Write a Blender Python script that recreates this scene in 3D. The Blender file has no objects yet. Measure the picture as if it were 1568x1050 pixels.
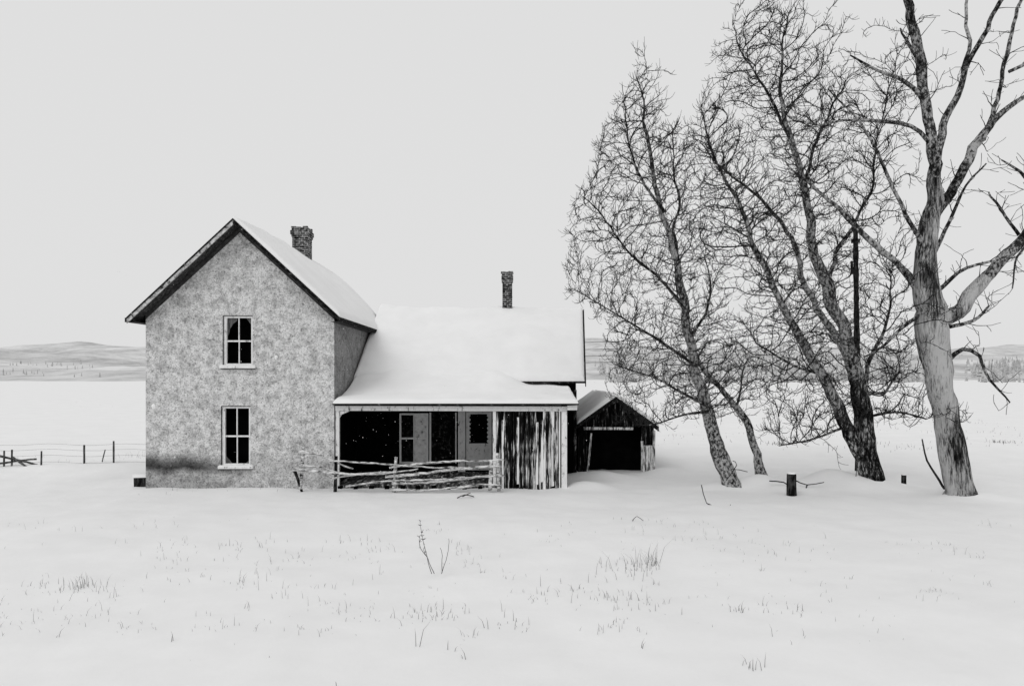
import bpy, math, random
from mathutils import Vector, noise, Matrix, kdtree
random.seed(11)
R=random.uniform
F=1045.0; CX=784.0; HY=575.0; CH=3.5
def X(px,Y): return (px-CX)/F*Y
def Z(py,Y): return CH+(HY-py)/F*Y
def GY(py): return CH*F/(py-HY)

# ------------------------------------------------ scene / world / camera
sc=bpy.context.scene
sc.view_settings.view_transform='Standard'; sc.view_settings.look='None'
sc.view_settings.exposure=0; sc.view_settings.gamma=1
w=bpy.data.worlds.new("World"); sc.world=w; w.use_nodes=True
nt=w.node_tree; nt.nodes.clear()
EL=math.radians(42); AZ=math.radians(215)   # compass-like, from front-left
sky=nt.nodes.new('ShaderNodeTexSky'); sky.sky_type='NISHITA'; sky.sun_disc=False
sky.sun_elevation=EL; sky.sun_rotation=AZ; sky.dust_density=5; sky.air_density=1
bw=nt.nodes.new('ShaderNodeRGBToBW'); nt.links.new(sky.outputs[0],bw.inputs[0])
m1=nt.nodes.new('ShaderNodeMath'); m1.operation='MULTIPLY_ADD'
nt.links.new(bw.outputs[0],m1.inputs[0]); m1.inputs[1].default_value=0.05; m1.inputs[2].default_value=7.3
bg=nt.nodes.new('ShaderNodeBackground'); bg.inputs[1].default_value=0.1
nt.links.new(m1.outputs[0],bg.inputs[0])
wo=nt.nodes.new('ShaderNodeOutputWorld'); nt.links.new(bg.outputs[0],wo.inputs[0])
sl=bpy.data.lights.new("sun","SUN"); sl.energy=0.75; sl.angle=math.radians(30); sl.color=(1,0.998,0.995)
so=bpy.data.objects.new("sun",sl); sc.collection.objects.link(so)
sd=Vector((math.sin(AZ)*math.cos(EL),math.cos(AZ)*math.cos(EL),math.sin(EL)))
so.rotation_euler=sd.to_track_quat('Z','Y').to_euler(); so.location=sd*50
cd=bpy.data.cameras.new("camera"); co=bpy.data.objects.new("camera",cd); sc.collection.objects.link(co)
cd.sensor_width=36; cd.lens=36*F/1568; cd.shift_y=(HY-525)/1568; cd.clip_end=20000; cd.clip_start=0.1
co.location=(0,0,CH); co.rotation_euler=(math.radians(90),0,0); sc.camera=co

# ------------------------------------------------ materials
def M(name,stops,scale=5,detail=6,rough=0.9,stretch=(1,1,1),bump=0.0,bscale=None,spec=0.15,nrough=0.6,dist=0.0,big=None,bdist=0.03):
    m=bpy.data.materials.new(name); m.use_nodes=True; n=m.node_tree; b=n.nodes['Principled BSDF']
    b.inputs['Roughness'].default_value=rough; b.inputs['Specular IOR Level'].default_value=spec
    tc=n.nodes.new('ShaderNodeTexCoord'); mp=n.nodes.new('ShaderNodeMapping'); mp.inputs['Scale'].default_value=stretch
    n.links.new(tc.outputs['Object'],mp.inputs[0])
    no=n.nodes.new('ShaderNodeTexNoise'); no.inputs['Scale'].default_value=scale; no.inputs['Detail'].default_value=detail
    no.inputs['Roughness'].default_value=nrough; no.inputs['Distortion'].default_value=dist
    n.links.new(mp.outputs[0],no.inputs['Vector'])
    fac=no.outputs[0]
    if big:   # large scale modulation: (scale, amount, stretch)
        mp2=n.nodes.new('ShaderNodeMapping'); mp2.inputs['Scale'].default_value=big[2]; n.links.new(tc.outputs['Object'],mp2.inputs[0])
        nb=n.nodes.new('ShaderNodeTexNoise'); nb.inputs['Scale'].default_value=big[0]; nb.inputs['Detail'].default_value=3
        n.links.new(mp2.outputs[0],nb.inputs['Vector'])
        mm=n.nodes.new('ShaderNodeMath'); mm.operation='MULTIPLY_ADD'; mm.inputs[1].default_value=big[1]; n.links.new(nb.outputs[0],mm.inputs[0]); n.links.new(no.outputs[0],mm.inputs[2])
        ms=n.nodes.new('ShaderNodeMath'); ms.operation='SUBTRACT'; ms.inputs[1].default_value=big[1]*.5; n.links.new(mm.outputs[0],ms.inputs[0]); fac=ms.outputs[0]
    cr=n.nodes.new('ShaderNodeValToRGB'); e=cr.color_ramp.elements
    while len(e)<len(stops): e.new(0.5)
    for el,(p,v) in zip(e,stops): el.position=p; el.color=(v,v,v,1)
    n.links.new(fac,cr.inputs[0]); n.links.new(cr.outputs[0],b.inputs['Base Color'])
    if bump:
        bp=n.nodes.new('ShaderNodeBump'); bp.inputs['Strength'].default_value=bump; bp.inputs['Distance'].default_value=bdist
        src=no
        if bscale:
            src=n.nodes.new('ShaderNodeTexNoise'); src.inputs['Scale'].default_value=bscale; src.inputs['Detail'].default_value=6
            n.links.new(mp.outputs[0],src.inputs['Vector'])
        n.links.new(src.outputs[0],bp.inputs['Height']); n.links.new(bp.outputs[0],b.inputs['Normal'])
    return m
snow=M("snow",[(0.3,0.80),(0.7,0.85)],scale=0.6,bump=0.25,bscale=2.2,rough=0.95,spec=0.03,bdist=.06)
roofsnow=M("roof_snow",[(0.3,0.81),(0.7,0.86)],scale=1.0,bump=0.12,bscale=2.5,rough=0.95,spec=0.03)
black=M("dark_interior",[(0.4,0.002),(0.7,0.005)],scale=3,spec=0.0)  # darkness of unlit interiors put into a near-black colour
ceil=M("porch_ceiling_bounce",[(0.3,0.6),(0.7,0.8)],scale=6)  # ceiling out of view, made pale to bounce light into the porch
floorm=M("porch_floor_boards",[(0.4,0.02),(0.55,0.1),(0.65,0.5)],scale=4,stretch=(3,.5,1),spec=0.02)
white=M("weathered_white_paint",[(0.34,0.06),(0.42,0.7),(0.7,0.85)],scale=10,stretch=(1,1,0.5),bump=0.2,nrough=.7,detail=8)
rake=M("rake_boards",[(0.38,0.02),(0.46,0.28),(0.58,0.6)],scale=7,bump=0.4,nrough=.75)
shingle=M("old_shingles",[(0.35,0.01),(0.6,0.06),(0.75,0.25)],scale=14,bump=0.5)
soffit_and_eave_shade=M("soffit_boards",[(0.3,0.012),(0.7,0.07)],scale=8,bump=0.2)
fasc=M("black_fascia",[(0.45,0.006),(0.62,0.03),(0.72,0.3)],scale=12,spec=0.02)
bst=dict(scale=3.2,stretch=(5,5,0.32),bump=0.7,nrough=0.72,detail=10,spec=0.02)
boardsA=M("peeling_boards",[(0.42,0.003),(0.48,0.04),(0.54,0.45),(0.60,0.85)],big=(1.3,.5,(1,1,.7)),**bst)
boardsB=M("bare_dark_boards",[(0.47,0.003),(0.54,0.03),(0.60,0.5),(0.66,0.8)],big=(1.3,.4,(1,1,.7)),**bst)
boardsC=M("painted_boards",[(0.36,0.004),(0.41,0.2),(0.46,0.8),(0.7,0.86)],big=(1.3,.5,(1,1,.7)),**bst)
dboards=M("dark_boards",[(0.5,0.003),(0.62,0.02),(0.68,0.3)],scale=5,stretch=(2.5,2.5,0.35),bump=0.4,nrough=0.7,spec=0.02)
sboards=M("shed_boards",[(0.5,0.003),(0.58,0.03),(0.66,0.45)],scale=3.5,stretch=(5,3,0.5),bump=0.4,nrough=0.75,spec=0.02)
spale=M("shed_pale_boards",[(0.38,0.01),(0.46,0.2),(0.55,0.75)],scale=3.5,stretch=(4,3,0.6),bump=0.4,nrough=0.75,spec=0.02)
rail=M("pole_wood",[(0.38,0.012),(0.46,0.3),(0.56,0.75)],scale=8,stretch=(0.5,1,2),bump=0.4,nrough=.75)
dpost=M("dark_post_wood",[(0.45,0.006),(0.7,0.08)],scale=14,stretch=(1,1,0.3),bump=0.4,spec=0.02)
gpost=M("grey_post_wood",[(0.4,0.02),(0.7,0.18)],scale=14,stretch=(1,1,0.3),bump=0.4)
wirem=M("wire_metal",[(0.4,0.02),(0.7,0.05)],scale=2,spec=.02)
barkA=M("poplar_bark",[(0.41,0.012),(0.47,0.10),(0.53,0.34),(0.68,0.50)],scale=13,stretch=(1,1,0.7),bump=0.9,nrough=0.72,detail=9,spec=0.03,big=(1.2,.25,(1,1,.6)))
barkD=M("rough_dark_bark",[(0.45,0.004),(0.54,0.05),(0.61,0.40)],scale=12,stretch=(1.3,1.3,0.35),bump=1.0,nrough=0.75,detail=9,spec=0.02,big=(1.2,.4,(1,1,.6)))
barkP=M("dead_trunk_wood",[(0.37,0.006),(0.45,0.06),(0.52,0.30),(0.62,0.56)],scale=9,stretch=(2.4,2.4,0.22),bump=1.0,nrough=0.78,detail=10,spec=0.02,big=(.9,.75,(1.6,1.6,.5)),bdist=.07)
barkL=M("limb_bark",[(0.42,0.006),(0.52,0.05),(0.62,0.30)],scale=12,stretch=(1,1,0.6),bump=0.8,nrough=0.72,spec=0.02,big=(1.0,.3,(1,1,1)))
barkM=M("dead_limb_wood",[(0.42,0.006),(0.50,0.06),(0.60,0.40)],scale=12,stretch=(1,1,0.6),bump=0.9,nrough=0.75,detail=9,spec=0.02,big=(1.0,.35,(1,1,1)))
twig=M("twig_bark",[(0.35,0.008),(0.65,0.05)],scale=3,spec=0.02)
twigd=M("dark_twig",[(0.35,0.012),(0.65,0.07)],scale=3,spec=0.02)
grassm=M("dry_grass_straw",[(0.3,0.10),(0.7,0.32)],scale=2)
curtain=M("torn_curtain",[(0.3,0.06),(0.7,0.22)],scale=9,stretch=(3,1,0.4))
paneg=M("lit_pane",[(0.33,0.1),(0.42,0.6),(0.7,0.9)],scale=5,nrough=0.7)  # light coming through the glass, put into the pane colour
dimg=M("dusty_pane",[(0.52,0.003),(0.75,0.12)],scale=7,nrough=0.8,detail=9,spec=0.03)
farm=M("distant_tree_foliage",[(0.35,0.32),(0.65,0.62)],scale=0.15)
hillm=M("snowy_hill_hazed",[(0.38,0.40),(0.48,0.56),(0.6,0.74)],scale=0.010,nrough=0.78,detail=10,stretch=(1,0.5,3),spec=0)  # snow and tree patches, paled to put distance haze into the colour

def stucco(name,dark=1.0,stain=True):
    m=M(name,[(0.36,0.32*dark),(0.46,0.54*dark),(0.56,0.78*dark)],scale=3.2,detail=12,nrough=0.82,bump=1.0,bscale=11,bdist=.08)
    n=m.node_tree; b=n.nodes['Principled BSDF']; cr=[x for x in n.nodes if x.type=='VALTORGB'][0]
    tc=[x for x in n.nodes if x.type=='TEX_COORD'][0]
    last=cr.outputs[0]
    for (s,p0,p1,v,det) in ((9,0.40,0.48,0.42,12),(22,0.38,0.48,0.35,5)):
        n2=n.nodes.new('ShaderNodeTexNoise'); n2.inputs['Scale'].default_value=s; n2.inputs['Detail'].default_value=det; n2.inputs['Roughness'].default_value=0.8
        n.links.new(tc.outputs['Object'],n2.inputs['Vector'])
        r2=n.nodes.new('ShaderNodeValToRGB'); r2.color_ramp.elements[0].position=p0; r2.color_ramp.elements[0].color=(v,)*3+(1,)
        r2.color_ramp.elements[1].position=p1; r2.color_ramp.elements[1].color=(1,1,1,1)
        n.links.new(n2.outputs[0],r2.inputs[0])
        mx=n.nodes.new('ShaderNodeMix'); mx.data_type='RGBA'; mx.blend_type='MULTIPLY'; mx.inputs[0].default_value=1
        n.links.new(last,mx.inputs[6]); n.links.new(r2.outputs[0],mx.inputs[7]); last=mx.outputs[2]
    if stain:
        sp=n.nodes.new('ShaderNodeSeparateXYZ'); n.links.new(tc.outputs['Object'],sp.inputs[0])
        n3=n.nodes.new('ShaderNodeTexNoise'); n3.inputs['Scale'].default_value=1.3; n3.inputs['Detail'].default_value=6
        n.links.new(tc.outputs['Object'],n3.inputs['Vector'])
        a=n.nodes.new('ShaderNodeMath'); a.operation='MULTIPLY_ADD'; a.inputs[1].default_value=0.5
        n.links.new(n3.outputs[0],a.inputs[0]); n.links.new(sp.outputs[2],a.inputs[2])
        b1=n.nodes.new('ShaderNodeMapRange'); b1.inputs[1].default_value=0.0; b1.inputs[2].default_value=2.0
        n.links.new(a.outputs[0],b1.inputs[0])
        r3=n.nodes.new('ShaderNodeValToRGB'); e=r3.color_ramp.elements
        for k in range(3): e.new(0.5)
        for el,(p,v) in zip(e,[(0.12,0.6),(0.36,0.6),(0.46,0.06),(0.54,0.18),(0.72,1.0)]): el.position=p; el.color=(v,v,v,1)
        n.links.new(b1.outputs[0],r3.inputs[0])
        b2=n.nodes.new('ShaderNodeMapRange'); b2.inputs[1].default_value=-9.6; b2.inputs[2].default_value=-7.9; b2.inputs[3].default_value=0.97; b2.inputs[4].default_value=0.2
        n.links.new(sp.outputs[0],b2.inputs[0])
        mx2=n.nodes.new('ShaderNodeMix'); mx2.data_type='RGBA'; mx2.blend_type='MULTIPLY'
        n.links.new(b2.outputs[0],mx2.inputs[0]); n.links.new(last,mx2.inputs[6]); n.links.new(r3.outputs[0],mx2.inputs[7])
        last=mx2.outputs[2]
    n.links.new(last,b.inputs['Base Color'])
    return m
stuc=stucco("stucco_front"); stucS=stucco("stucco_side_shaded",0.42,False)  # side walls: same stucco with their shade put into the colour
def brickm():
    m=bpy.data.materials.new("chimney_brick"); m.use_nodes=True; n=m.node_tree; b=n.nodes['Principled BSDF']
    b.inputs['Roughness'].default_value=0.95; b.inputs['Specular IOR Level'].default_value=0.03
    tc=n.nodes.new('ShaderNodeTexCoord'); sp=n.nodes.new('ShaderNodeSeparateXYZ'); n.links.new(tc.outputs['Object'],sp.inputs[0])
    ad=n.nodes.new('ShaderNodeMath'); ad.operation='ADD'; n.links.new(sp.outputs[0],ad.inputs[0]); n.links.new(sp.outputs[1],ad.inputs[1])
    cb=n.nodes.new('ShaderNodeCombineXYZ'); n.links.new(ad.outputs[0],cb.inputs[0]); n.links.new(sp.outputs[2],cb.inputs[1])
    br=n.nodes.new('ShaderNodeTexBrick'); br.inputs['Scale'].default_value=1.0; br.inputs['Brick Width'].default_value=0.21; br.inputs['Row Height'].default_value=0.085
    br.inputs['Mortar Size'].default_value=0.009; br.inputs['Color1'].default_value=(0.006,)*3+(1,); br.inputs['Color2'].default_value=(0.2,)*3+(1,); br.inputs['Mortar'].default_value=(0.55,)*3+(1,)
    n.links.new(cb.outputs[0],br.inputs['Vector'])
    no=n.nodes.new('ShaderNodeTexNoise'); no.inputs['Scale'].default_value=7; no.inputs['Detail'].default_value=6; n.links.new(tc.outputs['Object'],no.inputs['Vector'])
    r2=n.nodes.new('ShaderNodeValToRGB'); r2.color_ramp.elements[0].position=.4; r2.color_ramp.elements[0].color=(.1,.1,.1,1); r2.color_ramp.elements[1].position=.55; n.links.new(no.outputs[0],r2.inputs[0])
    mx=n.nodes.new('ShaderNodeMix'); mx.data_type='RGBA'; mx.blend_type='MULTIPLY'; mx.inputs[0].default_value=.85; n.links.new(br.outputs[0],mx.inputs[6]); n.links.new(r2.outputs[0],mx.inputs[7])
    bp=n.nodes.new('ShaderNodeBump'); bp.inputs['Distance'].default_value=0.02; bp.invert=True; n.links.new(br.outputs['Fac'],bp.inputs['Height']); n.links.new(bp.outputs[0],b.inputs['Normal'])
    n.links.new(mx.outputs[2],b.inputs['Base Color']); return m
brick=brickm()

# ------------------------------------------------ mesh builder
class MB:
    def __init__(s): s.v=[]; s.f=[]; s.mi=[]
    def face(s,pts,mi=0):
        b=len(s.v); s.v+= [tuple(p) for p in pts]; s.f.append(tuple(range(b,b+len(pts)))); s.mi.append(mi)
    def hexa(s,p,mi=0):
        b=len(s.v); s.v+=[tuple(q) for q in p]
        for q in [(0,3,2,1),(4,5,6,7),(0,1,5,4),(1,2,6,5),(2,3,7,6),(3,0,4,7)]:
            s.f.append(tuple(b+i for i in q)); s.mi.append(mi)
    def box(s,x0,x1,y0,y1,z0,z1,mi=0,j=0):
        p=[(x0,y0,z0),(x1,y0,z0),(x1,y1,z0),(x0,y1,z0),(x0,y0,z1),(x1,y0,z1),(x1,y1,z1),(x0,y1,z1)]
        if j: p=[(a+R(-j,j),b+R(-j,j)*.3,c+R(-j,j)) for a,b,c in p]
        s.hexa(p,mi)
    def tube(s,pts,rad,n=6,mi=0,bumpy=0.0,mif=None):
        pts=[Vector(p) for p in pts]; base=len(s.v); K=len(pts)
        ref=None
        for i in range(K):
            d=(pts[min(i+1,K-1)]-pts[max(i-1,0)])
            if d.length<1e-6: d=Vector((0,0,1))
            d.normalize()
            if ref is None: ref=d.orthogonal().normalized()
            a=(ref-d*ref.dot(d))
            if a.length<1e-4: a=d.orthogonal()
            a.normalize(); ref=a; c=d.cross(a)
            for k in range(n):
                t=2*math.pi*k/n; r=rad[i]
                if bumpy:
                    r*=1+bumpy*noise.noise(Vector((math.cos(t)*1.3+pts[i].x,math.sin(t)*1.3+pts[i].y,pts[i].z*1.1)))*2
                s.v.append(tuple(pts[i]+(a*math.cos(t)+c*math.sin(t))*r))
        for i in range(K-1):
            m_=mif(i) if mif else mi
            for k in range(n):
                k2=(k+1)%n
                s.f.append((base+i*n+k,base+i*n+k2,base+(i+1)*n+k2,base+(i+1)*n+k)); s.mi.append(m_)
        s.f.append(tuple(base+k for k in reversed(range(n)))); s.mi.append(mi)
        s.f.append(tuple(base+(K-1)*n+k for k in range(n))); s.mi.append(mif(K-2) if mif else mi)
    def obj(s,name,mats,parent=None,smooth=False):
        me=bpy.data.meshes.new(name); me.from_pydata(s.v,[],s.f)
        for m in mats: me.materials.append(m)
        me.polygons.foreach_set('material_index',s.mi)
        if smooth: me.polygons.foreach_set('use_smooth',[True]*len(s.f))
        me.update(); o=bpy.data.objects.new(name,me); sc.collection.objects.link(o)
        if parent: o.parent=parent
        return o
def empty(name):
    o=bpy.data.objects.new(name,None); sc.collection.objects.link(o); return o
def nz(x,y,s,seed=0): return noise.noise(Vector((x*s,y*s,seed*7.3)))
def snowslab(name,c,T,parent,nu=60,nv=40,edge=0.2,wob=0.03,extra=None,seed=0):
    c=[Vector(p) for p in c]; lu=(c[1]-c[0]).length; lv=(c[3]-c[0]).length
    b=MB()
    def P(u,v): return (c[0]*(1-u)+c[1]*u)*(1-v)+(c[3]*(1-u)+c[2]*u)*v
    for j in range(nv+1):
        for i in range(nu+1):
            u=0.5-0.5*math.cos(math.pi*i/nu); v=0.5-0.5*math.cos(math.pi*j/nv)
            p=P(u,v)
            d=min(u*lu,(1-u)*lu,v*lv,(1-v)*lv)
            k=min(d/edge,1); h=math.sqrt(max(0,1-(1-k)**2))
            t=T*h*(1+0.25*nz(p.x,p.y,0.9,seed))+wob*nz(p.x,p.y,1.7,seed+3)*h
            if extra: t+=extra(p.x,p.y,u,v)*h
            b.v.append((p.x,p.y,p.z+0.012+t))
    for j in range(nv):
        for i in range(nu):
            a=j*(nu+1)+i; b.f.append((a,a+1,a+nu+2,a+nu+1)); b.mi.append(0)
    b.face([P(0,0),P(0,1),P(1,1),P(1,0)])
    return b.obj(name,[roofsnow],parent,True)

# ------------------------------------------------ ground
MOUND=[(-8.4,20.6,3.6,0.8,0.10),(-11.7,22.3,1.8,1.2,0.28),(-1.5,20.0,4.2,0.5,0.04),(3,23.6,1.2,0.8,0.22),(10.9,20.9,1.5,0.8,0.36),(13.0,19.2,1.0,0.6,0.16),(6.9,21.2,1.3,0.6,0.22),(7.9,21.4,0.9,0.6,0.28),(10.0,21.6,1.0,0.6,0.42),(8.4,20.6,.9,.5,.15),(2.4,21.4,.8,.6,.2),(5.6,24.6,.8,.8,.2),(-15,26,5,2,.3),(12,23,3,1.2,.25)]
def gh(x,y):
    h=0.11*nz(x,y,0.13,1)+0.06*nz(x,y,0.45,2)+0.026*nz(x,y,1.6,3)
    if y<30: h+=0.012*nz(x,y,3.7,6)
    if y>60: h+=min((y-60)/200,1)*0.6*nz(x,y,0.012,5)
    for (cx,cy,rx,ry,hh) in MOUND: 
        q=((x-cx)/rx)**2+((y-cy)/ry)**2
        if q<6: h+=hh*math.exp(-q*1.5)
    return h
def spaced():
    xs=[0.0]; st=0.16
    while xs[-1]<5200: xs.append(xs[-1]+st); st=st if xs[-1]<18 else st*1.12
    return [-a for a in reversed(xs[1:])]+xs
gx=spaced(); gy=[-40,-20,-8,0,3]; st=0.15
while gy[-1]<6500: gy.append(gy[-1]+st); st=st if gy[-1]<27 else st*1.1
b=MB()
for y in gy:
    for x in gx: b.v.append((x,y,gh(x,y)))
n=len(gx)
for j in range(len(gy)-1):
    for i in range(n-1):
        a=j*n+i; b.f.append((a,a+1,a+n+1,a+n)); b.mi.append(0)
b.obj("snow_ground",[snow],None,True)

# ------------------------------------------------ hills
def hills(name,prof,Y0,Y1,seed):
    b=MB(); nx=200; ny=16
    x0=X(prof[0][0],Y1); x1=X(prof[-1][0],Y1)
    for j in range(ny+1):
        v=j/ny; Y=Y0+(Y1-Y0)*v
        for i in range(nx+1):
            px=prof[0][0]+(prof[-1][0]-prof[0][0])*i/nx
            for k in range(len(prof)-1):
                if prof[k][0]<=px<=prof[k+1][0]:
                    t=(px-prof[k][0])/(prof[k+1][0]-prof[k][0]); t=t*t*(3-2*t); py=prof[k][1]*(1-t)+prof[k+1][1]*t; break
            top=max(Z(py,Y1),-1); xx=x0+(x1-x0)*i/nx
            h=-2+(top+2)*(v**1.3)*(1+0.25*nz(xx,Y,0.006,seed)*(1-abs(2*v-1))*2)+nz(xx,Y,0.02,seed)*4*v
            b.v.append((xx,Y,h))
    for i in range(nx+1):
        p=b.v[ny*(nx+1)+i]; b.v.append((p[0],p[1]+400,-20))
    for j in range(ny+1):
        for i in range(nx):
            a=j*(nx+1)+i; b.f.append((a,a+1,a+nx+2,a+nx+1)); b.mi.append(0)
    b.obj(name,[hillm],None,True)
hills("hill",[(-900,560),(-300,545),(0,538),(50,531),(120,523),(180,529),(225,530),(350,550),(620,577)],400,1500,1)
hills("hill",[(100,584),(160,576),(225,560),(330,560),(500,582)],380,700,4)
hills("hill",[(700,560),(860,526),(900,517),(960,525),(1020,540),(1100,533),(1200,527),(1300,533),(1400,540),(1480,533),(1568,527),(1900,510),(2400,560)],420,1700,7)
b=MB()
def conifer(x,y,h,z0=0):
    r=h*R(0.16,0.28); n=6
    for t in range(4):
        z=z0+h*(0.08+0.23*t); rr=r*(1-t*0.22)*R(.8,1.2); a0=R(0,6)
        ring=[(x+math.cos(a0+2*math.pi*k/n)*rr*R(.7,1.2),y+math.sin(a0+2*math.pi*k/n)*rr,z-R(0,.06)*h) for k in range(n)]
        top=(x+R(-.1,.1)*r,y,z+h*0.34)
        for k in range(n): b.face([ring[k],ring[(k+1)%n],top])
for _ in range(1300):
    px=R(880,1800); Y=R(330,470)
    if nz(px,0,0.02,9)+nz(px,Y,.05,3)*.6<R(-.25,.4): continue
    conifer(X(px,Y),Y,R(2,8)*(1.1 if px>1120 else .8),-1)
for _ in range(1300):
    px=R(880,1800); Y=R(560,1300); v=(Y-420)/1280
    if nz(px,Y*.2,0.012,19)<R(-.2,.3): continue
    conifer(X(px,Y),Y,R(7,15),-2+55*v**1.3)
for _ in range(120):
    px=R(-60,225); Y=R(500,900)
    if nz(px,Y*.2,0.02,23)<R(-.1,.3): continue
    conifer(X(px,Y),Y,R(2,6),-2+60*((Y-400)/1100)**1.3)
b.obj("distant_trees",[farm])

# ------------------------------------------------ farmhouse
H=empty("farmhouse")
xl,xr,xc=-11.27,-5.47,-8.37; yf,yb=21.0,28.0; ze=5.35; zp=8.06
b=MB()
lw=(-8.92,-8.05,0.72,2.55); uw=(-8.87,-7.98,3.80,5.33)
def q(x0,x1,z0,z1): b.face([(x0,yf,z0),(x1,yf,z0),(x1,yf,z1),(x0,yf,z1)])
q(xl,xr,-0.3,lw[2]); q(xl,lw[0],lw[2],lw[3]); q(lw[1],xr,lw[2],lw[3]); q(xl,xr,lw[3],uw[2]); q(xl,uw[0],uw[2],uw[3]); q(uw[1],xr,uw[2],uw[3]); q(xl,xr,uw[3],ze)
b.face([(xl,yf,ze),(xr,yf,ze),(xc,yf,zp)])
for wn in (lw,uw):
    x0,x1,z0,z1=wn; d=yf+0.22
    b.face([(x0,yf,z0),(x0,d,z0),(x0,d,z1),(x0,yf,z1)]); b.face([(x1,yf,z0),(x1,yf,z1),(x1,d,z1),(x1,d,z0)])
    b.face([(x0,yf,z1),(x0,d,z1),(x1,d,z1),(x1,yf,z1)]); b.face([(x0,yf,z0),(x1,yf,z0),(x1,d,z0),(x0,d,z0)])
b.face([(xl,yb,-.3),(xl,yb,ze),(xc,yb,zp),(xr,yb,ze),(xr,yb,-.3)])
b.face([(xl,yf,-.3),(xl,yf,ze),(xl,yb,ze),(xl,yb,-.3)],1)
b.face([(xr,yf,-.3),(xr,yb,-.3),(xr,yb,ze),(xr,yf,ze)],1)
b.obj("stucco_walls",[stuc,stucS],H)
def window(nm,wn,y,cur=True):
    x0,x1,z0,z1=wn; b=MB(); t=0.055; ya,yb_=y+0.03,y+0.11; xm=(x0+x1)/2+0.005; zm=(z0+z1)/2
    b.box(x0,x0+t+.02,ya,yb_,z0,z1); b.box(x1-t,x1,ya,yb_,z0,z1)
    b.box(x0+t+.02,x1-t,ya,yb_,z1-t,z1); b.box(x0+t+.02,x1-t,ya,yb_,z0,z0+t+.02)
    b.box(x0+t+.02,x1-t,ya+.02,yb_-.01,zm-.025,zm+.025)
    b.box(xm-.014,xm+.014,ya+.025,yb_-.02,z0+t+.02,zm-.025); b.box(xm-.014,xm+.014,ya+.01,yb_-.03,zm+.025,z1-t)
    b.box(x0-.10,x1+.10,y-.09,y+.03,z0-.075,z0-.002)
    b.obj(nm+"_frame",[white],H)
    b=MB(); b.box(x0-.4,x1+.4,y+.6,y+.65,z0-.4,z1+.4); b.box(x0-.4,x0-.35,y+.24,y+.6,z0-.4,z1+.4); b.box(x1+.35,x1+.4,y+.24,y+.6,z0-.4,z1+.4)
    b.box(x0-.4,x1+.4,y+.24,y+.6,z1+.35,z1+.4); b.box(x0-.4,x1+.4,y+.24,y+.6,z0-.4,z0-.35)
    b.box(x0-.025,x0-.002,y-.012,y-.002,z0,z1+.02); b.box(x0-.002,x1+.002,y-.012,y-.002,z1+.002,z1+.02); b.box(x0-.08,x1+.08,y-.05,y-.003,z0-.10,z0-.078)  # thin black strips on the outer wall: left, top and below sill
    b.obj(nm+"_interior_and_strips",[black],H)
    b=MB(); yy=y+.17
    if cur:
        for s,xa in ((1,x0+.02),(-1,x1-.02)):
            pts=[(0,z1),(0,zm+.15),(.06,zm+.2),(.1,zm+.38),(.2,z1-.22),(.33,z1-.12),(.34,z1)] if s==1 else [(0,z1),(0,zm+.3),(.05,zm+.4),(.09,z1-.25),(.2,z1-.1),(.25,z1)]
            b.face([(xa+s*p[0],yy+.01*s,p[1]) for p in pts])
    else:
        b.face([(x0+.05,yy,z0),(x0+.3,yy,z0),(x0+.12,yy,z0+.22),(x0+.05,yy,z0+.3)]); b.face([(x1-.3,yy+.01,z0),(x1-.05,yy+.01,z0),(x1-.05,yy+.01,z0+.2)])
    b.obj(nm+"_curtain",[curtain],H)
    b=MB(); b.hexa([(x0-.1,y-.085,z0-.004),(x1+.1,y-.085,z0-.004),(x1+.1,y+.03,z0-.004),(x0-.1,y+.03,z0-.004),(x0-.08,y-.06,z0+.025),(x1+.07,y-.06,z0+.02),(x1+.07,y+.025,z0+.035),(x0-.08,y+.025,z0+.035)]); b.obj(nm+"_sill_snow",[roofsnow],H)
window("upper_window",uw,yf,True); window("lower_window",lw,yf,False)
b=MB()
for px,py,r in ((235,622,.09),(423,547,.07),(300,560,.03),(455,480,.03),(268,700,.03),(395,600,.025),(480,640,.035),(330,430,.03)):
    c=Vector((X(px,21),20.985,Z(py,21))); K=9; ring=[c+Vector((math.cos(t*6.283/K)*r*R(.5,1),.01,math.sin(t*6.283/K)*r*R(.7,1.3))) for t in range(K)]
    for t in range(K): b.face([ring[t],ring[(t+1)%K],c-Vector((0,.02,0))])
b.obj("wall_snow_pats",[roofsnow],H)
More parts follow.
